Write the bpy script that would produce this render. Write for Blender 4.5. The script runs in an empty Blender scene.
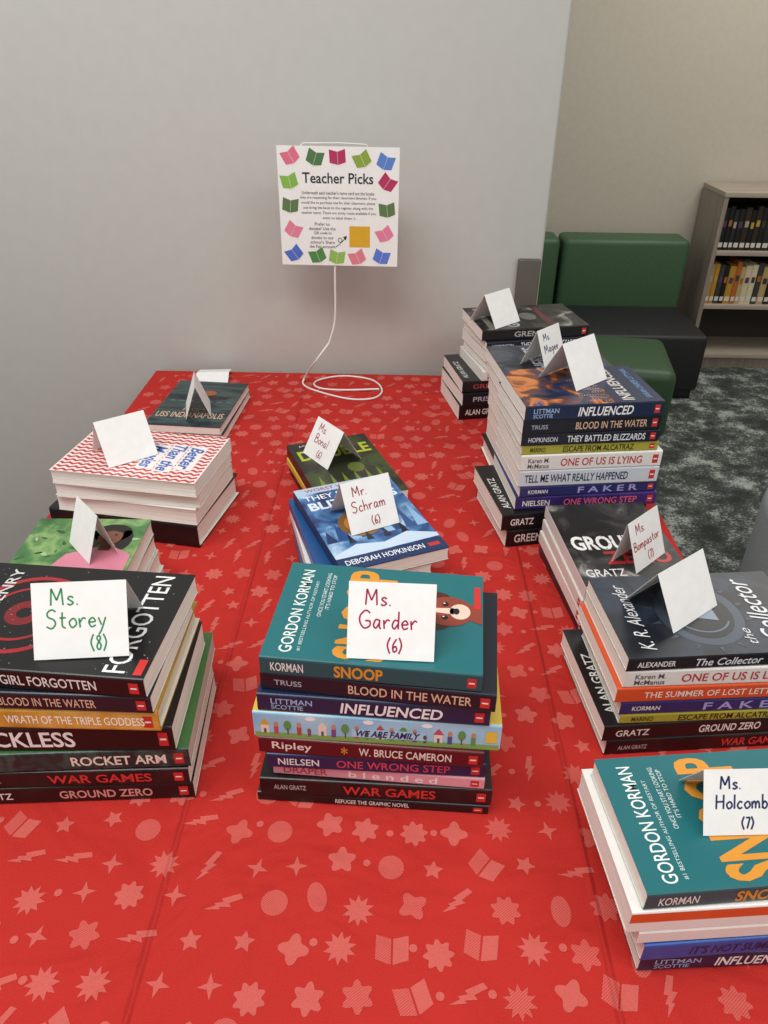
import bpy, math, random
from mathutils import Vector, Matrix, Euler
random.seed(7)
S = bpy.context.scene
COL = S.collection
S.view_settings.view_transform = 'Standard'
S.view_settings.look = 'None'
PI = math.pi
TZ = 0.95            # table top
CZ = 1.55            # camera height
FPX = 755.0
# ------------------------------------------------------------------ camera
cam_d = bpy.data.cameras.new('camera'); cam = bpy.data.objects.new('camera', cam_d); COL.objects.link(cam)
cam_d.sensor_fit = 'VERTICAL'; cam_d.sensor_height = 36.0; cam_d.lens = FPX/1024*36.0
cam_d.clip_start = 0.02
Rm = Matrix.Rotation(math.radians(0.85), 3, 'Z') @ Matrix.Rotation(math.radians(90-32.0), 3, 'X') @ Matrix.Rotation(math.radians(0.7), 3, 'Z')
cam.matrix_world = Matrix.Translation((0, 0, CZ)) @ Rm.to_4x4()
S.camera = cam
CO = Vector((0, 0, CZ))
def ray(px, py):
    return Rm @ Vector(((px-384)/FPX, -(py-512)/FPX, -1.0))
def Pz(px, py, z):
    d = ray(px, py); return CO + d*((z-CZ)/d.z)
def PY(px, py, Y):
    d = ray(px, py); return CO + d*(Y/d.y)
# ------------------------------------------------------------------ materials
def lin(h):
    h = h.lstrip('#'); r = [int(h[i:i+2], 16)/255 for i in (0, 2, 4)]
    return tuple([c/12.92 if c <= .04045 else ((c+.055)/1.055)**2.4 for c in r]+[1.0])
MATS = {}
def new_mat(name, rough=.5):
    m = bpy.data.materials.new(name); m.use_nodes = True
    nt = m.node_tree; b = nt.nodes['Principled BSDF']; b.inputs['Roughness'].default_value = rough
    return m, nt, b
def flat(h, rough=.34, var=.05):
    key = ('f', h, rough, var)
    if key in MATS: return MATS[key]
    m, nt, b = new_mat('paint_'+h.lstrip('#'), rough)
    tc = nt.nodes.new('ShaderNodeTexCoord'); n = nt.nodes.new('ShaderNodeTexNoise'); n.inputs['Scale'].default_value = 60
    nt.links.new(tc.outputs['Object'], n.inputs['Vector'])
    r = nt.nodes.new('ShaderNodeValToRGB'); c = lin(h)
    r.color_ramp.elements[0].color = tuple(x*(1-var) for x in c[:3])+(1,)
    r.color_ramp.elements[1].color = tuple(min(1, x*(1+var)) for x in c[:3])+(1,)
    nt.links.new(n.outputs['Fac'], r.inputs['Fac']); nt.links.new(r.outputs['Color'], b.inputs['Base Color'])
    MATS[key] = m; return m
def noisy(name, cols, scale=20, rough=.36, detail=6, stretch=(1, 1, 1), lo=.3, hi=.7, bump=0, distort=0):
    key = ('n', name)
    if key in MATS: return MATS[key]
    m, nt, b = new_mat(name, rough)
    tc = nt.nodes.new('ShaderNodeTexCoord'); mp = nt.nodes.new('ShaderNodeMapping'); mp.inputs['Scale'].default_value = stretch
    n = nt.nodes.new('ShaderNodeTexNoise'); n.inputs['Scale'].default_value = scale; n.inputs['Detail'].default_value = detail
    n.inputs['Distortion'].default_value = distort
    nt.links.new(tc.outputs['Object'], mp.inputs['Vector']); nt.links.new(mp.outputs['Vector'], n.inputs['Vector'])
    r = nt.nodes.new('ShaderNodeValToRGB'); e = r.color_ramp.elements
    k = len(cols)
    e[0].position = lo; e[0].color = lin(cols[0]); e[1].position = hi; e[1].color = lin(cols[-1])
    for i in range(1, k-1):
        x = e.new(lo+(hi-lo)*i/(k-1)); x.color = lin(cols[i])
    nt.links.new(n.outputs['Fac'], r.inputs['Fac']); nt.links.new(r.outputs['Color'], b.inputs['Base Color'])
    if bump:
        bp = nt.nodes.new('ShaderNodeBump'); bp.inputs['Strength'].default_value = bump; bp.inputs['Distance'].default_value = .01
        nt.links.new(n.outputs['Fac'], bp.inputs['Height']); nt.links.new(bp.outputs['Normal'], b.inputs['Normal'])
    MATS[key] = m; return m
def M(h):
    return h if not isinstance(h, str) else flat(h)
pages_m = noisy('page_edges', ['#cfcabf', '#f1eee6', '#dedad0'], scale=9, rough=.8, detail=2, stretch=(1, 1, 160))
pages_tan = noisy('page_edges_cream', ['#c3b89d', '#e6dcc4', '#d3c8ab'], scale=9, rough=.8, detail=2, stretch=(1, 1, 160))
pages_grey = noisy('page_edges_grey', ['#a8a49b', '#cfcbc1', '#b9b5ab'], scale=9, rough=.8, detail=2, stretch=(1, 1, 160))
# ------------------------------------------------------------------ mesh builder
class MB:
    def __init__(s): s.v = []; s.f = []; s.mi = []; s.m = []
    def mat(s, m):
        m = M(m)
        if m not in s.m: s.m.append(m)
        return s.m.index(m)
    def face(s, pts, m):
        i = len(s.v); s.v += [tuple(p) for p in pts]; s.f.append(tuple(range(i, i+len(pts)))); s.mi.append(s.mat(m))
    def mesh(s, vs, fs, m):
        i = len(s.v); s.v += [tuple(p) for p in vs]; k = s.mat(m)
        for f in fs: s.f.append(tuple(i+j for j in f)); s.mi.append(k)
    def box(s, a, b, m):
        x0, y0, z0 = a; x1, y1, z1 = b
        v = [(x0,y0,z0),(x1,y0,z0),(x1,y1,z0),(x0,y1,z0),(x0,y0,z1),(x1,y0,z1),(x1,y1,z1),(x0,y1,z1)]
        s.mesh(v, [(3,2,1,0),(4,5,6,7),(0,1,5,4),(1,2,6,5),(2,3,7,6),(3,0,4,7)], m)
    def build(s, name, parent=None, smooth=False):
        me = bpy.data.meshes.new(name); me.from_pydata(s.v, [], s.f)
        for m in s.m: me.materials.append(m)
        me.polygons.foreach_set('material_index', s.mi)
        if smooth: me.polygons.foreach_set('use_smooth', [True]*len(s.f))
        me.update()
        o = bpy.data.objects.new(name, me); COL.objects.link(o)
        if parent: o.parent = parent
        return o
def bevel(o, w, seg=3):
    md = o.modifiers.new('bevel', 'BEVEL'); md.width = w; md.segments = seg; md.limit_method = 'ANGLE'
    for p in o.data.polygons: p.use_smooth = True
    return o
def weld(o):
    import bmesh
    bm = bmesh.new(); bm.from_mesh(o.data); bmesh.ops.remove_doubles(bm, verts=bm.verts, dist=1e-5)
    bmesh.ops.recalc_face_normals(bm, faces=bm.faces); bm.to_mesh(o.data); bm.free(); return o
def rbox(name, a, b, m, r, parent=None, seg=4):
    mb = MB(); mb.box(a, b, m); o = mb.build(name, parent); return bevel(o, r, seg)
def tag(o, label=None, cat=None, group=None, kind=None):
    if label:
        n = len(label.split())
        if n < 4 or n > 16: print('LABEL LENGTH', n, label)
        o['label'] = label
    if cat: o['category'] = cat
    if group: o['group'] = group
    if kind: o['kind'] = kind
    return o
def empty(name, loc, rz=0):
    o = bpy.data.objects.new(name, None); COL.objects.link(o); o.location = loc; o.rotation_euler = (0, 0, rz); o.empty_display_size = .02
    return o
# ------------------------------------------------------------------ printed lettering
TXT = {}
def glyphs(t, bold=.012, shear=0):
    k = (t, bold, shear)
    if k in TXT: return TXT[k]
    c = bpy.data.curves.new('lettering', 'FONT'); c.body = t; c.size = 1; c.offset = bold; c.resolution_u = 3; c.shear = shear
    o = bpy.data.objects.new('lettering', c); COL.objects.link(o)
    dg = bpy.context.evaluated_depsgraph_get(); ev = o.evaluated_get(dg); me = ev.to_mesh()
    vs = [(v.co.x, v.co.y) for v in me.vertices]; fs = [tuple(p.vertices) for p in me.polygons]
    ev.to_mesh_clear(); bpy.data.objects.remove(o); bpy.data.curves.remove(c)
    x0 = min(v[0] for v in vs); x1 = max(v[0] for v in vs); y0 = min(v[1] for v in vs); y1 = max(v[1] for v in vs)
    TXT[k] = (vs, fs, x0, x1, y0, y1); return TXT[k]
def put_text(mb, mp, t, u0, v0, w, h, m, bold=.012, shear=0, lay=2, keep=False):
    vs, fs, x0, x1, y0, y1 = glyphs(t, bold, shear)
    sx = w/(x1-x0); sy = h/(y1-y0) if not keep else sx
    mb.mesh([mp(u0+(x-x0)*sx, v0+(y-y0)*sy, lay) for x, y in vs], fs, m)
def put_poly(mb, mp, pts, m, lay=1): mb.face([mp(u, v, lay) for u, v in pts], m)
def put_rect(mb, mp, u0, v0, u1, v1, m, lay=1): put_poly(mb, mp, [(u0,v0),(u1,v0),(u1,v1),(u0,v1)], m, lay)
def put_disc(mb, mp, u, v, ru, rv, m, lay=1, n=24, a0=0):
    put_poly(mb, mp, [(u+ru*math.cos(a0+2*PI*i/n), v+rv*math.sin(a0+2*PI*i/n)) for i in range(n)], m, lay)
def put_ring(mb, mp, u, v, r0, r1, m, lay=1, n=32, a=0, b=2*PI, asp=1):
    for i in range(n):
        t0 = a+(b-a)*i/n; t1 = a+(b-a)*(i+1)/n
        put_poly(mb, mp, [(u+r0*math.cos(t0), v+r0*asp*math.sin(t0)), (u+r1*math.cos(t0), v+r1*asp*math.sin(t0)),
                          (u+r1*math.cos(t1), v+r1*asp*math.sin(t1)), (u+r0*math.cos(t1), v+r0*asp*math.sin(t1))], m, lay)
# ------------------------------------------------------------------ handwriting
HW = {
 'M': ([[(0,0),(.06,1)],[(.06,1),(.35,.3)],[(.35,.3),(.64,1)],[(.64,1),(.7,0)]], .9),
 's': ([[(.36,.42),(.18,.5),(.05,.38),(.2,.25),(.34,.12),(.15,0),(0,.08)]], .5),
 '.': ([[(0,0),(.06,.06)]], .25),
 'S': ([[(.5,.88),(.3,1),(.08,.85),(.1,.62),(.4,.45),(.45,.2),(.25,0),(0,.12)]], .65),
 'G': ([[(.6,.85),(.35,1),(.05,.7),(.05,.3),(.3,0),(.6,.15),(.6,.42)],[(.6,.42),(.33,.42)]], .75),
 'B': ([[(.05,0),(.05,1)],[(.05,1),(.4,.95),(.42,.65),(.08,.52)],[(.08,.52),(.5,.45),(.5,.1),(.05,0)]], .65),
 'H': ([[(0,0),(.02,1)],[(0,.5),(.5,.52)],[(.5,0),(.52,1)]], .68),
 't': ([[(.15,.85),(.13,.15),(.3,0)],[(0,.55),(.32,.55)]], .45),
 'o': ([[(.2,.5),(.02,.3),(.15,.02),(.38,.18),(.32,.45),(.18,.5)]], .5),
 'r': ([[(0,.5),(.05,0)],[(.05,.28),(.2,.5),(.35,.45)]], .45),
 'e': ([[(.03,.26),(.36,.3),(.22,.5),(.03,.3),(.15,.02),(.38,.1)]], .5),
 'y': ([[(0,.5),(.15,.1)],[(.38,.5),(.15,-.15),(0,-.4)]], .5),
 'a': ([[(.36,.45),(.15,.5),(.02,.2),(.15,.02),(.34,.3)],[(.36,.5),(.35,.1),(.45,0)]], .55),
 'd': ([[(.36,.45),(.15,.5),(.02,.2),(.15,.02),(.34,.3)],[(.37,1),(.36,0)]], .5),
 'c': ([[(.36,.42),(.18,.5),(.02,.25),(.15,.02),(.36,.1)]], .48),
 'h': ([[(0,1),(.02,0)],[(.02,.3),(.2,.5),(.33,.35),(.34,0)]], .5),
 'n': ([[(0,.5),(.02,0)],[(.02,.3),(.2,.5),(.33,.35),(.34,0)]], .5),
 'm': ([[(0,.5),(.02,0)],[(.02,.3),(.15,.5),(.25,.35),(.26,0)],[(.26,.3),(.4,.5),(.5,.35),(.52,0)]], .68),
 'l': ([[(.05,1),(.03,0)]], .22),
 'b': ([[(.03,1),(.03,0)],[(.03,.3),(.2,.5),(.36,.25),(.2,0),(.03,.1)]], .5),
 'p': ([[(.03,.5),(0,-.45)],[(.03,.35),(.2,.5),(.36,.28),(.2,.02),(.03,.1)]], .5),
 'g': ([[(.36,.45),(.15,.5),(.02,.25),(.15,.05),(.34,.3)],[(.36,.5),(.34,-.25),(.1,-.4)]], .52),
 '(': ([[(.2,1.05),(.02,.5),(.2,-.1)]], .34), ')': ([[(0,1.05),(.18,.5),(0,-.1)]], .3),
 '8': ([[(.3,.75),(.2,.95),(.06,.75),(.3,.3),(.18,0),(.04,.25),(.3,.75)]], .45),
 '6': ([[(.3,.95),(.06,.5),(.1,.05),(.32,.15),(.25,.42),(.06,.3)]], .45),
 '7': ([[(0,.95),(.35,.95)],[(.35,.95),(.12,0)]], .45),
 '5': ([[(.35,.95),(.06,.95)],[(.06,.95),(.04,.55),(.3,.5),(.3,.1),(0,.05)]], .45),
}
def smooth(p, k=6):
    if len(p) < 3: return p
    q = [p[0]]+list(p)+[p[-1]]; out = []
    for i in range(1, len(q)-2):
        a, b, c, d = q[i-1], q[i], q[i+1], q[i+2]
        for j in range(k):
            t = j/k
            out.append(tuple(.5*((2*b[n])+(-a[n]+c[n])*t+(2*a[n]-5*b[n]+4*c[n]-d[n])*t*t+(-a[n]+3*b[n]-3*c[n]+d[n])*t**3) for n in range(len(b))))
    out.append(p[-1]); return out
def ribbon(mb, mp, p, w, m, lay):
    n = len(p); L = []; R = []
    for i in range(n):
        a = p[max(0, i-1)]; b = p[min(n-1, i+1)]
        dx, dy = b[0]-a[0], b[1]-a[1]; l = math.hypot(dx, dy) or 1
        nx, ny = -dy/l*w/2, dx/l*w/2
        L.append((p[i][0]+nx, p[i][1]+ny)); R.append((p[i][0]-nx, p[i][1]-ny))
    vs = [mp(u, v, lay) for u, v in L+R]
    mb.mesh(vs, [(i, i+1, n+i+1, n+i) for i in range(n-1)], m)
def write(mb, mp, t, u, v, size, m, pen=.0014):
    for ch in t:
        if ch == ' ': u += .35*size; continue
        st, adv = HW[ch]
        for s_ in st:
            ribbon(mb, mp, [(u+x*size, v+y*size) for x, y in smooth(s_)], pen, m, 1)
        u += adv*size*1.05
    return u
def hw_len(t, size): return sum((.35 if c == ' ' else HW[c][1]*1.05)*size for c in t)
# ------------------------------------------------------------------ room
LB = Pz(155, 369, TZ)                 # back left corner of the table
TX0 = LB.x; TY1 = LB.y; TX1 = TX0+.92; TY0 = -.02
WY = TY1+.03                          # main wall face
wall_m = noisy('painted_wall', ['#c1c1bb', '#c4c4be'], scale=40, rough=.85, detail=3, bump=.03)
wall2_m = noisy('painted_wall_warm', ['#c0b8aa', '#c5bdaf'], scale=40, rough=.85, detail=3, bump=.03)
def carpet():
    m, nt, b = new_mat('carpet_mottled', .95)
    tc = nt.nodes.new('ShaderNodeTexCoord')
    n1 = nt.nodes.new('ShaderNodeTexNoise'); n1.inputs['Scale'].default_value = 7; n1.inputs['Detail'].default_value = 9; n1.inputs['Roughness'].default_value = .74
    n2 = nt.nodes.new('ShaderNodeTexNoise'); n2.inputs['Scale'].default_value = 110; n2.inputs['Detail'].default_value = 3
    mx = nt.nodes.new('ShaderNodeMath'); mx.operation = 'MULTIPLY_ADD'; mx.inputs[1].default_value = .35
    r = nt.nodes.new('ShaderNodeValToRGB'); e = r.color_ramp.elements
    e[0].position = .58; e[0].color = lin('#2c302d'); e[1].position = .80; e[1].color = lin('#aab0a9')
    x = e.new(.69); x.color = lin('#4d534f')
    for n in (n1, n2): nt.links.new(tc.outputs['Object'], n.inputs['Vector'])
    nt.links.new(n2.outputs['Fac'], mx.inputs[0]); nt.links.new(n1.outputs['Fac'], mx.inputs[2])
    nt.links.new(mx.outputs[0], r.inputs['Fac']); nt.links.new(r.outputs['Color'], b.inputs['Base Color'])
    bp = nt.nodes.new('ShaderNodeBump'); bp.inputs['Strength'].default_value = .4; bp.inputs['Distance'].default_value = .01
    nt.links.new(n2.outputs['Fac'], bp.inputs['Height']); nt.links.new(bp.outputs['Normal'], b.inputs['Normal'])
    return m
mb = MB(); mb.box((-3.2, -2.5, -.1), (4.2, 4.6, 0), carpet()); tag(mb.build('floor'), kind='structure')
WX = PY(545, 240, WY).x
BY = 4.42
mb = MB(); mb.box((-3.2, WY, 0), (WX, WY+.16, 3.0), wall_m); tag(bevel(mb.build('wall_front'), .006, 2), kind='structure')
mb = MB(); mb.box((-3.2, BY, 0), (4.2, BY+.15, 3.0), wall2_m); tag(mb.build('wall_back'), kind='structure')
mb = MB(); mb.box((4.05, WY-3, 0), (4.2, BY, 3.0), wall2_m); tag(mb.build('wall_right'), kind='structure')
mb = MB(); mb.box((-3.2, WY-.012, 0), (WX, WY, .1), '#2d2c2b'); tag(mb.build('baseboard_front'), kind='structure')
mb = MB(); mb.box((-3.2, BY-.012, 0), (4.05, BY, .1), '#2d2c2b'); tag(mb.build('baseboard_back'), kind='structure')
a = PY(518, 258, WY)
mb = MB(); mb.box((a.x, WY-.012, .1), (WX-.004, WY, a.z), '#59524b'); tag(bevel(mb.build('trim_1'), .003, 2), kind='structure')
# ------------------------------------------------------------------ table + cloth
def cloth_mat(name, c1, c2=None, hatch=False):
    m, nt, b = new_mat(name, .85)
    b.inputs['Specular IOR Level'].default_value = .25
    tc = nt.nodes.new('ShaderNodeTexCoord'); sx = nt.nodes.new('ShaderNodeSeparateXYZ'); nt.links.new(tc.outputs['Object'], sx.inputs[0])
    L = nt.links
    def cre(out, c, w=.004):
        s_ = nt.nodes.new('ShaderNodeMath'); s_.operation = 'SUBTRACT'; s_.inputs[1].default_value = c; L.new(out, s_.inputs[0])
        a_ = nt.nodes.new('ShaderNodeMath'); a_.operation = 'ABSOLUTE'; L.new(s_.outputs[0], a_.inputs[0])
        r_ = nt.nodes.new('ShaderNodeMapRange'); r_.inputs['From Max'].default_value = w; r_.inputs['To Min'].default_value = .3; r_.inputs['To Max'].default_value = 0
        r_.interpolation_type = 'SMOOTHSTEP'; L.new(a_.outputs[0], r_.inputs['Value']); return r_.outputs[0]
    tot = None
    for out, c in ((sx.outputs['X'], .172), (sx.outputs['X'], -.185)):
        q = cre(out, c)
        if tot is None: tot = q
        else:
            ad = nt.nodes.new('ShaderNodeMath'); ad.operation = 'ADD'; L.new(tot, ad.inputs[0]); L.new(q, ad.inputs[1]); tot = ad.outputs[0]
    n = nt.nodes.new('ShaderNodeTexNoise'); n.inputs['Scale'].default_value = 7; n.inputs['Detail'].default_value = 3; L.new(tc.outputs['Object'], n.inputs['Vector'])
    n.inputs['Distortion'].default_value = .8
    ad = nt.nodes.new('ShaderNodeMath'); ad.operation = 'MULTIPLY_ADD'; ad.inputs[1].default_value = 2.6
    L.new(n.outputs['Fac'], ad.inputs[0]); L.new(tot, ad.inputs[2])
    n3 = nt.nodes.new('ShaderNodeTexNoise'); n3.inputs['Scale'].default_value = 600; n3.inputs['Detail'].default_value = 1; L.new(tc.outputs['Object'], n3.inputs['Vector'])
    ad2 = nt.nodes.new('ShaderNodeMath'); ad2.operation = 'MULTIPLY_ADD'; ad2.inputs[1].default_value = .05
    L.new(n3.outputs['Fac'], ad2.inputs[0]); L.new(ad.outputs[0], ad2.inputs[2])
    bp = nt.nodes.new('ShaderNodeBump'); bp.inputs['Strength'].default_value = .8; bp.inputs['Distance'].default_value = .010
    L.new(ad2.outputs[0], bp.inputs['Height']); L.new(bp.outputs['Normal'], b.inputs['Normal'])
    if hatch:
        mp = nt.nodes.new('ShaderNodeMapping'); mp.inputs['Rotation'].default_value = (0, 0, .9); L.new(tc.outputs['Object'], mp.inputs['Vector'])
        w = nt.nodes.new('ShaderNodeTexWave'); w.inputs['Scale'].default_value = 190; L.new(mp.outputs['Vector'], w.inputs['Vector'])
        mx = nt.nodes.new('ShaderNodeMix'); mx.data_type = 'RGBA'; mx.inputs['A'].default_value = lin(c1); mx.inputs['B'].default_value = lin(c2)
        L.new(w.outputs['Fac'], mx.inputs['Factor']); L.new(mx.outputs['Result'], b.inputs['Base Color'])
    else:
        n2 = nt.nodes.new('ShaderNodeTexNoise'); n2.inputs['Scale'].default_value = 900; L.new(tc.outputs['Object'], n2.inputs['Vector'])
        r = nt.nodes.new('ShaderNodeValToRGB'); c = lin(c1)
        r.color_ramp.elements[0].color = tuple(x*.82 for x in c[:3])+(1,); r.color_ramp.elements[1].color = tuple(min(1, x*1.18) for x in c[:3])+(1,)
        L.new(n2.outputs['Fac'], r.inputs['Fac']); L.new(r.outputs['Color'], b.inputs['Base Color'])
    return m
RED = '#ba2a24'
cl_red = cloth_mat('cloth_red', RED); cl_pink = cloth_mat('cloth_print', '#c95d55'); cl_hatch = cloth_mat('cloth_print_hatched', '#cc625a', '#bf443d', True)
mb = MB()
def perim(off, n=60):
    x0, x1, y0, y1 = TX0-off, TX1+off, TY0-off, TY1+off
    pts = []
    for (a, b) in (((x0,y0),(x1,y0)), ((x1,y0),(x1,y1)), ((x1,y1),(x0,y1)), ((x0,y1),(x0,y0))):
        for i in range(n): pts.append((a[0]+(b[0]-a[0])*i/n, a[1]+(b[1]-a[1])*i/n))
    return pts
rings = []
for off, z in ((-.012, 0), (-.006, -.001), (-.002, -.004), (0, -.010), (.002, -.03)):
    rings.append([(x, y, TZ+z) for x, y in perim(off)])
for k in range(1, 7):
    d = .03+.14*k; ring = []
    for i, (x, y) in enumerate(perim(.002)):
        wv = .5+.5*math.sin(i*.55+.6*math.sin(i*.13)); amp = .012*k/6*wv
        side = i//60; nx, ny = ((0,-1),(1,0),(0,1),(-1,0))[side]
        if side == 2: amp *= .6
        ring.append((x+nx*amp, y+ny*amp, TZ-d if k < 6 else .05))
    rings.append(ring)
n = len(rings[0]); vs = [p for r in rings for p in r]; fs = [tuple(range(n))]
for k in range(len(rings)-1):
    for i in range(n): fs.append((k*n+i, (k+1)*n+i, (k+1)*n+(i+1) % n, k*n+(i+1) % n))
mb.mesh(vs, fs, cl_red)
def cmap(cx, cy, rot, s, z=.0003):
    c, q = math.cos(rot), math.sin(rot); s *= .76
    return lambda u, v, lay=1: (cx+s*(u*c-v*q), cy+s*(u*q+v*c), TZ+z)
def motif(kind, cx, cy, rot):
    h = cl_hatch if random.random() < .45 else cl_pink
    if kind == 'burst':
        mp = cmap(cx, cy, rot, .0175); put_poly(mb, mp, [((1 if i % 2 == 0 else .58)*math.cos(i*PI/10), (1 if i % 2 == 0 else .58)*math.sin(i*PI/10)) for i in range(20)], h)
    elif kind == 'flower':
        mp = cmap(cx, cy, rot, .0165); k = random.choice((5, 6))
        put_poly(mb, mp, [((.82+.18*math.cos(k*t))*math.cos(t), (.82+.18*math.cos(k*t))*math.sin(t)) for t in [2*PI*i/48 for i in range(48)]], h)
    elif kind == 'clover':
        mp = cmap(cx, cy, rot, .0165); put_poly(mb, mp, [((.80+.20*math.cos(4*t))*math.cos(t), (.80+.20*math.cos(4*t))*math.sin(t)) for t in [2*PI*i/40 for i in range(40)]], h)
    elif kind == 'daisy':
        mp = cmap(cx, cy, rot, .0165); put_poly(mb, mp, [((.85+.15*math.cos(8*t))*math.cos(t), (.85+.15*math.cos(8*t))*math.sin(t)) for t in [2*PI*i/64 for i in range(64)]], h)
    elif kind == 'disc':
        mp = cmap(cx, cy, rot, .0145); put_disc(mb, mp, 0, 0, 1, 1, cl_hatch)
    elif kind == 'oval':
        mp = cmap(cx, cy, rot, .015); put_disc(mb, mp, 0, 0, .7, 1.15, cl_hatch)
    elif kind == 'bolt':
        mp = cmap(cx, cy, rot-.5, .020)
        put_poly(mb, mp, [(-.08,1),(.26,1),(.08,.24),(.34,.24),(-.02,-.30),(.14,-.30),(-.34,-1.05),(-.20,-.42),(-.36,-.42),(-.14,.02),(-.36,.02)], cl_pink)
    elif kind == 'sparkle':
        mp = cmap(cx, cy, rot*.4, .013); put_poly(mb, mp, [((1 if i % 2 == 0 else .33)*math.cos(i*PI/4), (1 if i % 2 == 0 else .33)*math.sin(i*PI/4)) for i in range(8)], cl_pink)
    elif kind == 'star':
        mp = cmap(cx, cy, rot, .012); put_poly(mb, mp, [((1 if i % 2 == 0 else .5)*math.cos(i*PI/5), (1 if i % 2 == 0 else .5)*math.sin(i*PI/5)) for i in range(10)], cl_pink)
    elif kind == 'dot':
        mp = cmap(cx, cy, rot, .0045, .0005); put_disc(mb, mp, 0, 0, 1, 1, cl_pink, n=8)
    elif kind == 'book':
        mp = cmap(cx, cy, rot, .020); put_poly(mb, mp, [(-.85,.75),(-.05,.55),(-.05,-.75),(-.85,-.5)], cl_hatch); put_poly(mb, mp, [(.05,.55),(.85,.75),(.85,-.5),(.05,-.75)], cl_pink)
sp = .039; row = 0; y = TY0+.03
kinds = ['burst','flower','sparkle','clover','bolt','disc','daisy','bolt','sparkle','flower','book','oval','bolt','flower','burst','bolt','book','daisy','star']
while y < TY1-.025:
    x = TX0+.03+(sp*.5 if row % 2 else 0)
    while x < TX1-.03:
        motif(random.choice(kinds), x+random.uniform(-.0055, .0055), y+random.uniform(-.0055, .0055), random.uniform(-.7, .7))
        if random.random() < .18 and x+sp*.5 < TX1-.03 : motif('dot', x+sp*.5, y+random.uniform(-.004, .004), 0)
        x += sp
    y += sp*.88; row += 1
cloth = mb.build('tablecloth')
tag(cloth, 'red tablecloth printed with pale pink stars, flowers, bolts and open books', 'tablecloth')
tb = empty('table', (0, 0, 0)); tag(tb, 'long rectangular table standing hidden beneath the red printed cloth', 'table')
rbox('table_top', (TX0+.006, TY0+.006, TZ-.034), (TX1-.006, TY1-.006, TZ-.004), flat('#8a7a66'), .004, tb)
for x in (TX0+.08, TX1-.08):
    for y in (TY0+.08, TY1-.08): rbox('leg', (x-.02, y-.02, 0), (x+.02, y+.02, TZ-.034), flat('#3a3a3c'), .004, tb)
# ------------------------------------------------------------------ cover artwork
fire_m = noisy('print_fire_city', ['#0d1526', '#1f3056', '#6a3a26', '#d9823e', '#27406c'], scale=24, lo=.32, hi=.72, distort=1.2)
smoke_m = noisy('print_smoke', ['#0c0e13', '#161a22', '#2c333f', '#4a4f58', '#171b22'], scale=24, lo=.3, hi=.72, distort=1.0)
storm_m = noisy('print_storm', ['#10224a', '#24487f', '#4a80b6', '#b6d2ea'], scale=22, lo=.32, hi=.70, distort=1.0)
ash_m = noisy('print_ash', ['#0d0d0e', '#161617', '#3f3e3d', '#a5a29d'], scale=22, lo=.42, hi=.74, distort=1.0)
slate_m = noisy('print_slate', ['#11161e', '#1a212c', '#2c3645', '#171d27'], scale=18, lo=.35, hi=.72, distort=.6)
sea_m = noisy('print_sea', ['#101f25', '#182b31', '#3a5352', '#1b2a30'], scale=16, lo=.3, hi=.7, stretch=(3, .7, 1))
sky_m = noisy('print_sky', ['#86bfe0', '#9dd0ea', '#bfe0ee'], scale=24, lo=.3, hi=.75)
rocket_m = noisy('print_rocket', ['#0f2227', '#1c3d38', '#13282c', '#2f5148', '#122028'], scale=40, lo=.3, hi=.7)
gold_m = noisy('print_gold', ['#b8842a', '#d09d3e', '#e4bc66'], scale=30, lo=.3, hi=.7)
war_m = noisy('print_war', ['#0b0c0f', '#121215', '#2c1716', '#0e0e11'], scale=26, lo=.35, hi=.75)
purple_m = noisy('print_purple', ['#2a1d52', '#35266a', '#4f387e'], scale=25)
forest_m = noisy('print_meadow', ['#2f5a36', '#4d7c46', '#86a868', '#3c6a40'], scale=30, lo=.3, hi=.7)
dark_lime_m = noisy('print_dark_lime', ['#14160f', '#20231a', '#3c4a1c', '#15171a'], scale=22, lo=.35, hi=.75)
def art_snoop(mb, mp, W, L):
    put_text(mb, mp, 'GORDON KORMAN', .06*W, .865*L, .86*W, .06*L, '#e8eeea', .008)
    put_text(mb, mp, '#1 BESTSELLING AUTHOR OF RESTART', .08*W, .825*L, .72*W, .018*L, '#cfe0dc', 0)
    put_text(mb, mp, 'ONCE YOU START LOOKING', .42*W, .775*L, .48*W, .02*L, '#dfe9e5', 0)
    put_text(mb, mp, "IT'S HARD TO STOP", .50*W, .745*L, .38*W, .02*L, '#dfe9e5', 0)
    put_text(mb, mp, 'SNOOP', .04*W, .43*L, .92*W, .25*L, '#dc9430', .03)
    br, dk, cr = '#8e3d2b', '#4a211b', '#e3c9b6'
    c = (.58*W, .165*L); r = .12*L
    put_disc(mb, mp, c[0]-r*.78, c[1]+r*.55, r*.42, r*.62, dk, 3); put_disc(mb, mp, c[0]+r*.78, c[1]+r*.55, r*.42, r*.62, dk, 3)
    put_disc(mb, mp, c[0], c[1], r*.92, r, br, 4); put_disc(mb, mp, c[0], c[1]-r*.45, r*.48, r*.42, cr, 5)
    put_poly(mb, mp, [(c[0]-r*.10, c[1]+r*.9), (c[0]+r*.10, c[1]+r*.9), (c[0]+r*.2, c[1]-r*.2), (c[0]-r*.2, c[1]-r*.2)], cr, 5)
    for s in (-1, 1): put_disc(mb, mp, c[0]+s*r*.42, c[1]+r*.15, r*.13, r*.13, '#15100f', 6); put_disc(mb, mp, c[0]+s*r*.42+r*.04, c[1]+r*.2, r*.04, r*.04, '#f4f0ea', 7)
    put_disc(mb, mp, c[0], c[1]-r*.3, r*.19, r*.13, '#15100f', 6)
    put_poly(mb, mp, [(c[0]-r*.5, c[1]-r*.85), (c[0]+r*.5, c[1]-r*.85), (c[0]+r*.7, .0*L+.001), (c[0]-r*.7, .0*L+.001)], br, 3)
    put_rect(mb, mp, .62*W, .012*L, .86*W, .045*L, '#c62f2d', 4)
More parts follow.
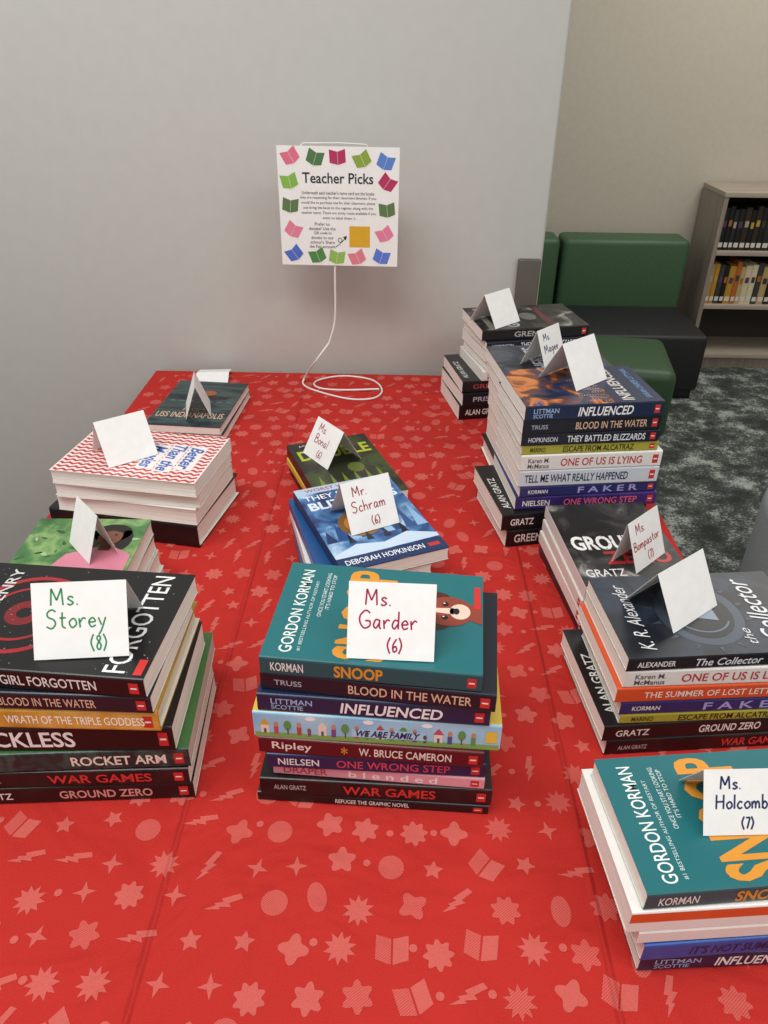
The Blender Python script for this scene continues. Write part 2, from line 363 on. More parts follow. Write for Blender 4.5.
def art_girl(mb, mp, W, L):
    for r0, r1 in ((.34, .375), (.24, .262)): put_ring(mb, mp, .5*W, .66*L, r0*W, r1*W, '#a1202a', 1, 36)
    put_ring(mb, mp, .5*W, .66*L, .05*W, .12*W, '#7a1a22', 1, 24)
    put_text(mb, mp, 'APRIL HENRY', .1*W, .80*L, .84*W, .055*L, '#c9c9c5', .012, 0, 3)
    put_text(mb, mp, 'GIRL', .30*W, .30*L, .4*W, .09*L, '#d6d6d2', .02)
    put_text(mb, mp, 'FORGOTTEN', .04*W, .085*L, .92*W, .095*L, '#e2e2e0', .006)
    rr = random.Random(3)
    for _ in range(110):
        u, v = rr.uniform(.03, .97)*W, rr.uniform(.02, .98)*L; s = rr.uniform(.0003, .0008)
        put_disc(mb, mp, u, v, s, s, '#8a8a8a', 2, 6)
    put_rect(mb, mp, .03*W, .015*L, .16*W, .05*L, '#c62f2d', 3)
def art_collector(mb, mp, W, L):
    g, k, bl = '#3a4656', '#0b0e13', '#5a6b84'
    put_rect(mb, mp, 0, 0, W, L, slate_m, 1)
    put_disc(mb, mp, .48*W, .52*L, .38*W, .22*L, g, 2, 36); put_disc(mb, mp, .48*W, .52*L, .30*W, .17*L, k, 3, 36)
    put_ring(mb, mp, .48*W, .52*L, .22*W, .235*W, bl, 4, 30, .4, 4.2)
    put_disc(mb, mp, .48*W, .60*L, .055*W, .042*L, '#98a3b2', 5, 16); put_poly(mb, mp, [(.43*W, .565*L), (.53*W, .565*L), (.58*W, .44*L), (.38*W, .44*L)], '#7d8998', 5)
    for i in range(14):
        t = 2*PI*i/14; put_poly(mb, mp, [(.48*W+.40*W*math.cos(t-.05), .52*L+.23*L*math.sin(t-.05)), (.48*W+.46*W*math.cos(t), .52*L+.28*L*math.sin(t)), (.48*W+.40*W*math.cos(t+.05), .52*L+.23*L*math.sin(t+.05))], g, 3)
    put_text(mb, mp, 'K. R. Alexander', .08*W, .84*L, .8*W, .075*L, '#d9d9dc', 0, .35, 5)
    put_text(mb, mp, 'the', .1*W, .32*L, .18*W, .05*L, '#cfcfd2', 0, .3, 5)
    put_text(mb, mp, 'Collector', .12*W, .15*L, .78*W, .12*L, '#d9d9dc', .004, .35, 5)
def art_infl(mb, mp, W, L):
    put_rect(mb, mp, 0, 0, W, L, fire_m, 1)
    for i in range(12):
        u = (.03+.08*i)*W; h = (.06+.045*((i*7) % 5))*L
        put_rect(mb, mp, u, .38*L, u+.06*W, .38*L+h, ('#16233f', '#223a66', '#101a30')[i % 3], 2)
        for q in range(int(h/(.022*L))): put_rect(mb, mp, u+.012*W, .388*L+q*.02*L, u+.028*W, .397*L+q*.02*L, '#d09a4a', 3); put_rect(mb, mp, u+.036*W, .388*L+q*.02*L, u+.048*W, .397*L+q*.02*L, '#6f94c4', 3)
    put_rect(mb, mp, 0, 0, W, .36*L, '#172545', 2)
    put_text(mb, mp, 'INFLUENCED', .06*W, .20*L, .88*W, .09*L, '#cfcac0', .02, 0, 3)
    put_text(mb, mp, 'SARAH DARER LITTMAN', .1*W, .06*L, .8*W, .045*L, '#6a98c8', .005, 0, 3)
def art_hop(mb, mp, W, L):
    put_rect(mb, mp, 0, 0, W, L, storm_m, 1)
    for i in range(9):
        u = (.06+.11*i)*W; put_poly(mb, mp, [(u-.05*W, .30*L), (u, (.44+.07*(i % 3))*L), (u+.06*W, .30*L)], ('#1b3460', '#2c5288', '#8fb4d8')[i % 3], 2)
    for r, c in ((.20, '#8a6436'), (.14, '#d0883a'), (.08, '#f2c070')): put_disc(mb, mp, .40*W, .46*L, r*W, r*W*1.1, c, {.20: 3, .14: 4, .08: 5}[r])
    for i in range(4): put_poly(mb, mp, [((.2+.17*i)*W, .26*L), ((.23+.17*i)*W, .36*L), ((.27+.17*i)*W, .26*L)], '#0b1226', 6)
    put_poly(mb, mp, [(0, .16*L), (.25*W, .24*L), (.5*W, .2*L), (.75*W, .26*L), (W, .18*L), (W, .14*L), (0, .12*L)], '#c6d8ea', 6)
    put_rect(mb, mp, 0, .92*L, W, L, '#b3c6dc', 2)
    put_text(mb, mp, 'WORST WEATHER', .1*W, .94*L, .72*W, .04*L, '#a32a2a', .01, 0, 3)
    put_text(mb, mp, 'THEY BATTLED', .05*W, .83*L, .82*W, .06*L, '#e9eef4', .012, 0, 3)
    put_text(mb, mp, 'BLIZZARDS', .05*W, .70*L, .9*W, .10*L, '#dfe8f2', .03, 0, 3)
    put_rect(mb, mp, 0, 0, W, .125*L, '#15305e', 6)
    put_text(mb, mp, 'DEBORAH HOPKINSON', .06*W, .045*L, .74*W, .05*L, '#e9eef4', .008, 0, 7)
    put_rect(mb, mp, .84*W, .05*L, .95*W, .085*L, '#c62f2d', 7)
def art_double(mb, mp, W, L):
    put_rect(mb, mp, 0, 0, W, L, dark_lime_m, 1)
    put_text(mb, mp, 'JAMES PONTI', .12*W, .92*L, .6*W, .03*L, '#d9d9cf', .005, 0, 3)
    put_text(mb, mp, 'DOUBLE', .06*W, .68*L, .88*W, .17*L, '#aab62f', .03, 0, 3)
    put_disc(mb, mp, .5*W, .36*L, .3*W, .2*L, '#2b2f22', 2); put_disc(mb, mp, .62*W, .46*L, .10*W, .08*L, '#5e6a2e', 3)
    for i in range(6): put_poly(mb, mp, [((.1+.14*i)*W, .2*L), ((.14+.14*i)*W, .42*L), ((.18+.14*i)*W, .2*L)], '#6e802a', 3)
def art_uss(mb, mp, W, L):
    put_rect(mb, mp, 0, 0, W, L, sea_m, 1)
    put_text(mb, mp, 'FROM', .36*W, .31*L, .28*W, .06*L, '#cfa890', .005, 0, 3)
    put_text(mb, mp, 'USS INDIANAPOLIS', .05*W, .17*L, .9*W, .11*L, '#d9b39a', .01, 0, 3)
    put_poly(mb, mp, [(.2*W, .58*L), (.82*W, .58*L), (.9*W, .66*L), (.12*W, .66*L)], '#0d1518', 2)
    put_rect(mb, mp, .38*W, .66*L, .62*W, .76*L, '#0d1518', 2); put_disc(mb, mp, .55*W, .72*L, .1*W, .06*L, '#a0542a', 3)
    for i in range(7): put_poly(mb, mp, [((.06+.13*i)*W, .52*L), ((.12+.13*i)*W, .545*L), ((.18+.13*i)*W, .52*L)], '#5a7674', 2)
def art_girlpink(mb, mp, W, L):
    put_rect(mb, mp, 0, 0, W, L, forest_m, 1)
    rr = random.Random(9)
    for _ in range(26):
        u, v, a, s = rr.uniform(.04, .95)*W, rr.uniform(.5, .97)*L, rr.uniform(0, PI), rr.uniform(.03, .06)*W
        put_poly(mb, mp, [(u+s*x*math.cos(a)-s*y_*math.sin(a), v+s*x*math.sin(a)+s*y_*math.cos(a)) for x, y_ in ((-1, 0), (-.3, .35), (.4, .28), (1, 0), (.4, -.28), (-.3, -.35))], rr.choice(['#2c5632', '#6f9a58', '#a3bd84', '#41713f']), 2)
    c = (.72*W, .80*L)
    hair = '#1a1210'
    put_disc(mb, mp, c[0], c[1]+.035*L, .17*W, .10*L, hair, 3); put_disc(mb, mp, c[0]-.13*W, c[1]-.04*L, .07*W, .11*L, hair, 3); put_disc(mb, mp, c[0]+.13*W, c[1]-.04*L, .07*W, .11*L, hair, 3)
    put_poly(mb, mp, [(c[0]-.46*W, .3*L), (.97*W, .3*L), (.97*W, .60*L), (c[0]+.1*W, .67*L), (c[0]-.1*W, .67*L), (c[0]-.30*W, .60*L)], '#d07f94', 4)
    put_rect(mb, mp, c[0]-.05*W, .64*L, c[0]+.05*W, .74*L, '#63392b', 5)
    put_disc(mb, mp, c[0], c[1]-.01*L, .105*W, .095*L, '#7a4a36', 6)
    put_poly(mb, mp, [(c[0]-.11*W, c[1]+.03*L), (c[0]-.07*W, c[1]+.09*L), (c[0]+.07*W, c[1]+.09*L), (c[0]+.11*W, c[1]+.03*L), (c[0], c[1]+.06*L)], hair, 7)
    for s in (-1, 1): put_disc(mb, mp, c[0]+s*.042*W, c[1]+.01*L, .014*W, .010*L, '#120d0c', 7)
    put_ring(mb, mp, c[0], c[1]-.04*L, .03*W, .04*W, '#3a1c18', 7, 10, PI, 2*PI)
def art_zig(mb, mp, W, L):
    nr = 15
    for j in range(nr):
        u0 = (j+.5)/nr*W; k = 30
        pts = [(u0+(.014*W if i % 2 else -.014*W), (.012+.976*i/k)*L) for i in range(k+1)]
        ribbon(mb, mp, pts, .032*W, '#c23a38', 1)
    for t, u, v, w_, h_ in (('Better', .30, .80, .46, .10), ('Than the', .28, .67, .54, .10), ('Movies', .32, .54, .46, .10)):
        put_rect(mb, mp, (u-.02)*W, (v-.012)*L, (u+w_+.02)*W, (v+h_+.012)*L, '#f0e6e2', 2)
        put_text(mb, mp, t, u*W, v*L, w_*W, h_*L, '#3a68b8', .02, .35, 4)
def art_ground(mb, mp, W, L):
    put_rect(mb, mp, 0, 0, W, L, ash_m, 1)
    put_text(mb, mp, 'GROUND', .06*W, .40*L, .78*W, .17*L, '#efeeea', .035, 0, 3)
    put_text(mb, mp, 'ZERO', .30*W, .23*L, .62*W, .15*L, '#b3262a', .03, 0, 3)
    put_text(mb, mp, 'GRATZ', .06*W, .10*L, .36*W, .08*L, '#e4e3e0', .006, 0, 3)
    rr = random.Random(8)
    for _ in range(30):
        u, v, s = rr.uniform(.06, .84)*W, rr.uniform(.38, .58)*L, rr.uniform(.004, .012)*W; put_disc(mb, mp, u, v, s, s*.7, '#2a2a2a', 4, 6)
def art_ash(mb, mp, W, L):
    put_rect(mb, mp, 0, 0, W, L, ash_m, 1)
    put_text(mb, mp, 'GRENADE', .08*W, .62*L, .84*W, .12*L, '#a9a7a2', .02, 0, 3)
    put_rect(mb, mp, .1*W, .3*L, .9*W, .36*L, '#5a2226', 2); put_disc(mb, mp, .5*W, .47*L, .16*W, .08*L, '#6a6764', 2); put_rect(mb, mp, .06*W, .86*L, .94*W, .92*L, '#8b8984', 2)
def art_fire(mb, mp, W, L):
    put_rect(mb, mp, 0, 0, W, L, smoke_m, 1)
    put_text(mb, mp, 'HEROES', .1*W, .55*L, .8*W, .14*L, '#b4b8c0', .02, 0, 3); put_rect(mb, mp, .1*W, .46*L, .9*W, .50*L, '#8a3028', 2)
def art_gratz(mb, mp, W, L):
    put_text(mb, mp, 'ALAN GRATZ', .12*W, .915*L, .6*W, .05*L, '#dededa', .01)
def spine_band(mb, sm, L, T):
    put_rect(mb, sm, .0, .50*T, L, .92*T, '#dd5a2a', 1)
def spine_family(mb, sm, L, T):
    rr = random.Random(4)
    put_rect(mb, sm, .005*L, .0, .995*L, .20*T, '#7fae5c', 1)
    cl = ['#d8a83c', '#c0506a', '#4a5a90', '#b5533c', '#5c9a50', '#e8ddc8', '#7a4a90']
    for i in range(19):
        u = (.03+.047*i)*L; kind = (i*3) % 5
        if kind == 0:
            put_rect(mb, sm, u, .18*T, u+.034*L, .50*T, '#e8ddc8', 2); put_poly(mb, sm, [(u-.005*L, .50*T), (u+.039*L, .50*T), (u+.017*L, .76*T)], cl[i % 7], 2); put_rect(mb, sm, u+.012*L, .18*T, u+.022*L, .36*T, '#4a5a80', 3)
        elif kind == 1: put_disc(mb, sm, u+.016*L, .52*T, .016*L, .20*T, '#5c9a50', 2, 14); put_rect(mb, sm, u+.014*L, .14*T, u+.019*L, .38*T, '#6a4a30', 2)
        elif kind == 2: put_disc(mb, sm, u+.016*L, .84*T, .022*L, .09*T, '#f2f6f8', 2, 14); put_disc(mb, sm, u+.01*L, .36*T, .008*L, .1*T, '#8a5a40', 3, 10); put_rect(mb, sm, u+.004*L, .12*T, u+.016*L, .3*T, cl[(i+2) % 7], 2)
        else: put_disc(mb, sm, u+.016*L, .56*T, .009*L, .11*T, '#c98f6a', 3, 12); put_rect(mb, sm, u+.007*L, .14*T, u+.025*L, .47*T, cl[i % 7], 2)
    put_rect(mb, sm, .94*L, .3*T, .985*L, .75*T, '#e8c84a', 3)
    put_rect(mb, sm, .40*L, .22*T, .70*L, .56*T, '#a9d6ec', 3)
# ------------------------------------------------------------------ books
def make_book(loc, rz, T, L, W, col, spc, items, art=None, hard=False, logo=True, pg=None, sart=None):
    root = empty('hardcover_book' if hard else 'paperback_book', loc, rz)
    c = .0024 if hard else .0007; r = min(.003 if hard else .0016, T*.2)
    y0, y1 = -W/2, W/2
    out = [(y1, 0), (y0+r, 0), (y0+r*.3, r*.3), (y0, r), (y0, T-r), (y0+r*.3, T-r*.3), (y0+r, T), (y1, T)]
    inn = [(y1, c), (y0+r+c*.5, c), (y0+r*.5+c, r*.5+c*.7), (y0+c, r+c), (y0+c, T-r-c), (y0+r*.5+c, T-r*.5-c*.7), (y0+r+c*.5, T-c), (y1, T-c)]
    k = len(out); mb = MB()
    for i in range(k-1):
        m = col if i in (0, k-2) else spc
        a, b = out[i], out[i+1]; p, q = inn[i], inn[i+1]; X = L/2
        mb.face([(-X, *a), (X, *a), (X, *b), (-X, *b)], m)
        mb.face([(-X, *q), (X, *q), (X, *p), (-X, *p)], '#e8e4da')
        mb.face([(X, *a), (X, *p), (X, *q), (X, *b)], m); mb.face([(-X, *b), (-X, *q), (-X, *p), (-X, *a)], m)
    for a, p in ((out[0], inn[0]), (out[-1], inn[-1])): mb.face([(-L/2, *a), (L/2, *a), (L/2, *p), (-L/2, *p)], col)
    def sm(u, v, lay=1): return (u-L/2, y0-.00012*lay, v)
    if sart: sart(mb, sm, L, T)
    for it in items:
        t, u0, u1, hf, cc = it[:5]; vc = it[5] if len(it) > 5 else .5; sh = it[6] if len(it) > 6 else 0; bo = it[7] if len(it) > 7 else .012
        h = hf*T
        put_text(mb, sm, t, u0*L, vc*T-h/2, (u1-u0)*L, h, cc, bo, sh, 4 if sart else 2)
    if logo:
        put_rect(mb, sm, .935*L, .22*T, .975*L, .78*T, '#c8332f', 1); put_rect(mb, sm, .942*L, .46*T, .968*L, .54*T, '#f2ece6', 2)
    if art:
        def cm(u, v, lay=1): return (L/2-v, y0+u, T+.00012*lay)
        art(mb, cm, W, L)
    mb.build('cover', root)
    i_ = .0035 if hard else .0006
    pb = MB(); e = .0004
    ys = [y1-i_, y1-i_-.0008, y1-i_-.0011, y1-i_-.0008, y1-i_]; zs = [c+e+(T-2*c-2*e)*q/4 for q in range(5)]
    prof = [(y0+c+.0006, c+e)]+list(zip(ys, zs))+[(y0+c+.0006, T-c-e)]
    X = L/2-i_; n = len(prof)
    pb.mesh([(-X, *p) for p in prof]+[(X, *p) for p in prof], [tuple(range(n))[::-1], tuple(range(n, 2*n))]+[(i, (i+1) % n, n+(i+1) % n, n+i) for i in range(n)], pg or pages_m)
    pb.build('page_block', root)
    return root
ORD = ['topmost', 'second from top', 'third from top', 'fourth from top', 'fifth from top', 'sixth from top', 'seventh from top', 'eighth from top', 'ninth from top', 'tenth from top', 'eleventh from top']
TOPS = {}
def stack(key, phrase, edge, H, books, group=None):
    """edge: (mode, A, B, z) near edge or back edge seen at a height above the table; books bottom to top"""
    mode, A, B, z = edge
    a = Pz(*A, TZ+z); b = Pz(*B, TZ+z); mid = (a+b)/2; d = (b-a); rot = math.atan2(d.y, d.x)
    ux = Vector((math.cos(rot), math.sin(rot), 0)); uy = Vector((-math.sin(rot), math.cos(rot), 0))
    tot = sum(q['T'] for q in books); f = H/tot; zc = TZ+.0006
    for i, q in enumerate(books):
        T = q['T']*f; L = q.get('L', .2); W = q.get('W', .136); o = q.get('o', 0)
        dep = L if abs(o) == 90 else W
        near = mid if mode == 'near' else mid-uy*dep
        c = near+ux*q.get('dx', 0)+uy*(q.get('dy', 0)+dep/2)
        r = make_book((c.x, c.y, zc), rot+math.radians(o+q.get('r', 0)), T, L, W, q['c'], q.get('s', q['c']), q.get('it', []), q.get('art'), q.get('hard', False), q.get('logo', True), q.get('pg'), q.get('sart'))
        zc += T+.0003
        kth = len(books)-1-i
        pos = 'bottom' if kth == len(books)-1 and kth > 0 else ORD[kth]
        tag(r, '%s, %s in the %s' % (q['k'], pos, phrase), 'book', 'books stacked in piles on the table')
    TOPS[key] = zc
    return mid, rot
Wt, Rd, Or = '#e9e7e2', '#c5302c', '#d98a3c'
def mk(base, kw): base.update(kw); return base
def wargames(k='black book with red title', u=(.36, .76), **kw): return mk(dict(c=war_m, T=.019, L=.21, W=.142, k=k, it=[('ALAN GRATZ', .06, .2, .3, '#b8b6b2'), ('WAR GAMES', u[0], u[1], .55, '#cc3a34', .5, 0, .02)]), kw)
def groundzero(k='black book with red spine title', u=(.36, .8), tc='#cc3a34', **kw): return mk(dict(c='#131315', T=.02, L=.21, W=.142, k=k, it=[('GRATZ', .06, .22, .42, Wt), ('GROUND ZERO', u[0], u[1], .5, tc, .5, 0, .02)]), kw)
def blood(k='dark paperback with orange title', u=(.38, .9), **kw): return mk(dict(c='#151a26', T=.018, L=.196, W=.134, k=k, it=[('BLOOD IN THE WATER', u[0], u[1], .5, '#dcb698', .5, 0, .01), ('TRUSS', .06, .18, .3, '#a9b0ba')]), kw)
def infl(k='navy paperback with white title', u=(.36, .8), **kw): return mk(dict(c='#182646', T=.018, L=.196, W=.134, k=k, it=[('LITTMAN', .06, .24, .32, '#9bb8dc', .64), ('SCOTTIE', .06, .2, .26, '#9bb8dc', .3), ('INFLUENCED', u[0], u[1], .62, '#f0efec', .5, .15, .02)]), kw)
def snoop(k='teal paperback with dog cover', **kw): return mk(dict(c='#1b6a70', s='#145258', T=.017, L=.194, W=.134, k=k, art=art_snoop, it=[('KORMAN', .05, .2, .5, Wt), ('SNOOP', .34, .56, .68, '#dc9430', .5, 0, .03)]), kw)
def wrong(k='purple paperback with red title', **kw): return mk(dict(c=purple_m, T=.017, L=.2, W=.136, k=k, it=[('NIELSEN', .05, .24, .45, Wt), ('ONE WRONG STEP', .34, .86, .52, '#e2657a', .5, 0, .012)]), kw)
def lying(k='white paperback with red title', **kw): return mk(dict(c='#e4e2dd', T=.02, L=.204, W=.138, k=k, it=[('Karen M.', .05, .2, .3, '#55555a', .66), ('McManus', .05, .2, .3, '#55555a', .3), ('ONE OF US IS LYING', .28, .86, .5, '#c4323c', .5, 0, .012)]), kw)
def escape(k='yellow-striped paperback', **kw): return mk(dict(c='#3a4630', s='#a9a53c', T=.012, L=.194, W=.134, k=k, it=[('MARINO', .06, .17, .5, '#2c331f'), ('ESCAPE FROM ALCATRAZ', .3, .82, .62, '#23281a', .5, 0, .012)]), kw)
def bliz(k='dark paperback with white title', **kw): return mk(dict(c='#191d2c', T=.015, L=.194, W=.133, k=k, it=[('HOPKINSON', .05, .26, .4, '#cdd4dc'), ('THEY BATTLED BLIZZARDS', .33, .9, .55, '#e4e8ee', .5, 0, .012)]), kw)
def faker(k='navy paperback with lavender title', **kw): return mk(dict(c='#2b2e66', T=.016, L=.194, W=.134, k=k, it=[('KORMAN', .06, .2, .36, Wt), ('F A K E R', .42, .86, .6, '#a9a3dd', .5, 0, .02)]), kw)
# front middle
stack('M3', 'front middle pile', ('near', (258, 800), (488, 815), 0), .170, [
    dict(c='#141519', T=.010, L=.212, W=.14, k='thin black graphic novel', it=[('REFUGEE THE GRAPHIC NOVEL', .34, .66, .5, Wt)]),
    wargames(dx=.002, r=.6),
    dict(c='#dfa0ac', T=.013, L=.19, W=.13, k='pink paperback with red letters', dx=.006, dy=.003, r=-1, it=[('DRAPER', .05, .26, .55, '#b03c50'), ('b l e n d e d', .36, .78, .6, '#f4e6e6', .5, 0, .02)]),
    dict(c='#1f2450', T=.016, L=.193, W=.132, k='navy paperback with red title', dx=.002, dy=.001, r=.8, it=[('NIELSEN', .05, .24, .48, Wt), ('ONE WRONG STEP', .32, .84, .55, '#d0485c', .5, 0, .012)]),
    dict(c='#5a151c', T=.0175, L=.196, W=.132, k='maroon paperback with cream lettering', dx=-.001, dy=-.0005, r=-.8, it=[('Ripley', .06, .24, .6, '#e9dfd4'), ('W. BRUCE CAMERON', .45, .86, .5, '#e9dfd4'), ('*', .37, .40, .5, Or)]),
    dict(c='#d8b84a', s=sky_m, T=.027, L=.212, W=.138, k='thick pale blue storybook', dx=.003, dy=.002, pg=pages_tan, logo=False, sart=spine_family, it=[('WE ARE FAMILY', .42, .68, .26, '#173066', .38, .3, .03)]),
    infl(dx=.001, dy=.002, r=-1), blood(dx=.007, dy=.003, r=-3.5), snoop(dx=.0, dy=.003, r=-2.5, L=.182, W=.132)])
# front left
stack('L4', 'front left pile', ('near', (-33, 806), (193, 798), 0), .158, [
    groundzero(u=(.42, .82), tc='#d99a92'), wargames(dx=-.001, u=(.40, .84), r=-.6),
    dict(c='#3c6a34', s=rocket_m, T=.022, L=.208, W=.156, k='green-covered paperback with teal spine', dx=.002, dy=.001, pg=pages_grey, it=[('ROCKET ARM', .50, .9, .5, '#eadfd0', .5, 0, .02)]),
    dict(c='#0f0f11', T=.028, L=.205, W=.14, k='thick black paperback', dx=-.004, dy=.003, r=-2, it=[('RECKLESS', .12, .58, .64, '#efeeea', .5, 0, .018)]),
    dict(c='#b98f2e', s=gold_m, T=.023, L=.205, W=.148, k='gold-spined hardcover', dx=-.009, dy=.001, r=-4, hard=True, pg=pages_tan, it=[('WRATH OF THE TRIPLE GODDESS', .36, .94, .40, '#fdf6e4', .5, 0, .016)]),
    blood(dx=-.006, r=-5, u=(.34, .76)),
    dict(c='#0d0d0f', T=.02, L=.205, W=.142, k='black paperback with red rings', dx=-.008, dy=.004, r=-8, art=art_girl, it=[('APRIL HENRY', .02, .18, .45, '#c23a44'), ('GIRL FORGOTTEN', .40, .80, .5, '#e6e4e0')])])
# third left
stack('L3', 'third left pile from back', ('back', (44, 519), (152, 521), .092), .092, [
    dict(c='#e2ded6', T=.022, L=.19, W=.136, o=-90, dx=.004, k='white paperback'),
    dict(c='#d8d5cf', T=.022, L=.19, W=.136, o=-90, dx=.001, k='pale grey paperback'),
    dict(c='#1d2f2a', T=.02, L=.19, W=.134, o=-90, k='dark green paperback'),
    dict(c='#4d7c46', s='#e9e6da', T=.02, L=.19, W=.136, o=-90, r=1, k='green paperback with pink-shirted girl', art=art_girlpink, logo=False)])
# second left
stack('L2', 'second left pile from back', ('near', (52, 529), (202, 549), 0), .103, [
    dict(c='#101012', T=.036, L=.222, W=.152, o=0, hard=True, k='thick black hardcover', logo=False),
    dict(c='#e7e5e0', T=.024, L=.205, W=.138, o=180, dx=.008, r=1, k='thick white paperback', logo=False),
    dict(c='#dcd9d3', T=.021, L=.205, W=.138, o=180, dx=.010, r=4, k='white paperback', logo=False),
    dict(c='#f0e4e0', T=.021, L=.206, W=.138, o=180, dx=.012, dy=-.004, r=2, k='white paperback with red zigzag cover', art=art_zig, logo=False)])
# back left
stack('L1', 'back left pile', ('near', (143, 439), (229, 443), 0), .028, [
    dict(c='#20262a', T=.014, L=.2, W=.136, o=-90, k='dark grey paperback'),
    dict(c='#1b2c32', T=.014, L=.2, W=.136, o=-90, dx=-.002, r=-1, k='dark teal paperback with ship', art=art_uss)])
# back middle
stack('M1', 'back middle pile', ('back', (281, 447), (369, 433), .05), .05, [
    dict(c='#17181a', T=.016, L=.194, W=.13, o=-90, dx=.002, k='black paperback'),
    dict(c='#d9c44a', s='#d9c44a', T=.012, L=.194, W=.13, o=-90, r=1, k='yellow paperback'),
    dict(c='#1b1d18', T=.02, L=.194, W=.13, o=-90, k='dark paperback with lime title', art=art_double)])
# centre
stack('M2', 'central pile', ('near', (346, 573), (447, 549), .088), .088, [
    dict(c='#23252c', T=.02, L=.194, W=.134, o=-90, r=-14, dx=-.008, dy=.012, k='charcoal paperback'),
    dict(c='#1f5c86', T=.014, L=.194, W=.134, o=-90, r=-10, dx=-.018, dy=.010, k='blue paperback'),
    dict(c='#e2e4e6', T=.016, L=.194, W=.134, o=-90, r=-8, dx=-.016, dy=.010, k='pale paperback'),
    dict(c='#20508a', T=.014, L=.194, W=.134, o=-90, r=-5, dx=-.013, dy=.006, k='dark blue paperback'),
    dict(c='#162c56', T=.016, L=.194, W=.134, o=-90, k='stormy blue paperback with glowing centre', art=art_hop)])
# back right
stack('R1', 'back right pile', ('near', (472, 420), (588, 410), 0), .166, [
    dict(c='#121214', T=.026, L=.2, W=.14, dx=-.040, dy=.000, r=-2, k='black paperback', art=art_gratz, it=[('ALAN GRATZ', .06, .4, .4, Wt)]),
    dict(c='#121620', T=.022, L=.2, W=.14, dx=-.038, dy=.000, r=0, k='blue-black paperback', it=[('PRISONER', .1, .5, .4, '#b9bec8')]),
    dict(c='#1b1b1d', T=.020, L=.2, W=.14, dx=-.036, dy=.002, r=-2, k='charcoal paperback', art=art_gratz, it=[('GRENADE', .1, .5, .4, '#b04a40')]),
    lying(dx=-.002, T=.017), blood(dx=.0, r=2, T=.016), dict(c='#e3e0d8', T=.018, L=.2, W=.135, dx=-.002, r=1, k='thick cream paperback', it=[('TELL ME', .2, .6, .4, '#44608a')]),
    bliz(dx=-.004, dy=-.002), dict(c='#17181a', T=.018, L=.2, W=.132, dx=-.006, dy=.003, r=-2, k='black-and-grey paperback', art=art_ash, it=[('GRENADE', .3, .7, .5, '#b9b6b2')])])
# second right
stack('R1b', 'second right pile from back', ('near', (504, 374), (614, 371), .180), .180, [
    dict(c='#141416', T=.03, L=.19, W=.11, dx=.012, k='black hardcover', hard=True, logo=False),
    dict(c='#e2dfd8', T=.03, L=.18, W=.11, dx=.014, k='thick white paperback'),
    dict(c='#2a3350', T=.03, L=.18, W=.11, dx=.014, k='slate blue paperback', it=[('GROUND ZERO', .3, .8, .5, Wt)]),
    dict(c=war_m, T=.03, L=.18, W=.11, dx=.012, k='black book with red title', it=[('WAR GAMES', .3, .8, .5, Rd)]),
    dict(c='#e5e2dc', T=.03, L=.18, W=.11, dx=.010, k='white paperback', it=[('ONE OF US', .3, .8, .5, Rd)]),
    dict(c='#1c2030', T=.022, L=.178, W=.112, dx=.004, k='dark paperback with white title', it=[('THEY BATTLED', .3, .8, .5, Wt)]),
    dict(c='#14161c', T=.02, L=.174, W=.114, r=1, k='black paperback with smoky cover', art=art_fire, it=[('HEROES', .3, .7, .5, Wt)])])
# tallest right
stack('R2', 'tallest right pile', ('near', (505, 543), (648, 536), 0), .207, [
    dict(c='#121214', T=.023, L=.2, W=.138, dx=-.014, dy=-.003, r=5, k='black paperback with white author', art=art_gratz, it=[('GREEN', .06, .26, .5, Wt), ('TURTLES', .36, .7, .5, Wt)]),
    groundzero(dx=-.016, dy=-.003, r=4, T=.022, art=art_gratz), wrong(dx=.004, dy=.002),
    faker(dx=.004, dy=.003, r=1, T=.014),
    dict(c='#cdd4dc', T=.021, L=.194, W=.134, k='pale blue paperback', dx=.002, dy=.002, it=[('TELL ME WHAT REALLY HAPPENED', .04, .78, .5, '#1c2c4a', .5, 0, .012)]),
    lying(dx=.002, dy=.002, L=.194, W=.134), escape(dx=-.002, dy=.004, L=.186), bliz(dx=-.005, dy=.002, L=.186), blood(dx=-.007, dy=.001, r=1, L=.186, W=.13),
    infl('navy paperback with burning city', u=(.38, .78), dx=-.008, dy=-.002, r=1, L=.184, W=.124, art=art_infl)])
# fourth right
stack('R3', 'short right pile behind black-covered book', ('near', (590, 588), (694, 584), .074), .074, [
    dict(c='#1f2630', T=.02, L=.175, W=.13, o=-90, r=2, k='slate paperback'),
    dict(c='#e6e3dd', T=.02, L=.175, W=.13, o=-90, dx=-.004, r=1, k='white paperback'),
    dict(c='#dedbd4', T=.018, L=.175, W=.13, o=-90, dx=-.003, k='cream paperback'),
    dict(c='#111113', s='#dcd9d4', T=.02, L=.178, W=.132, o=-90, r=0, k='ash-grey paperback', art=art_ground, logo=False)])
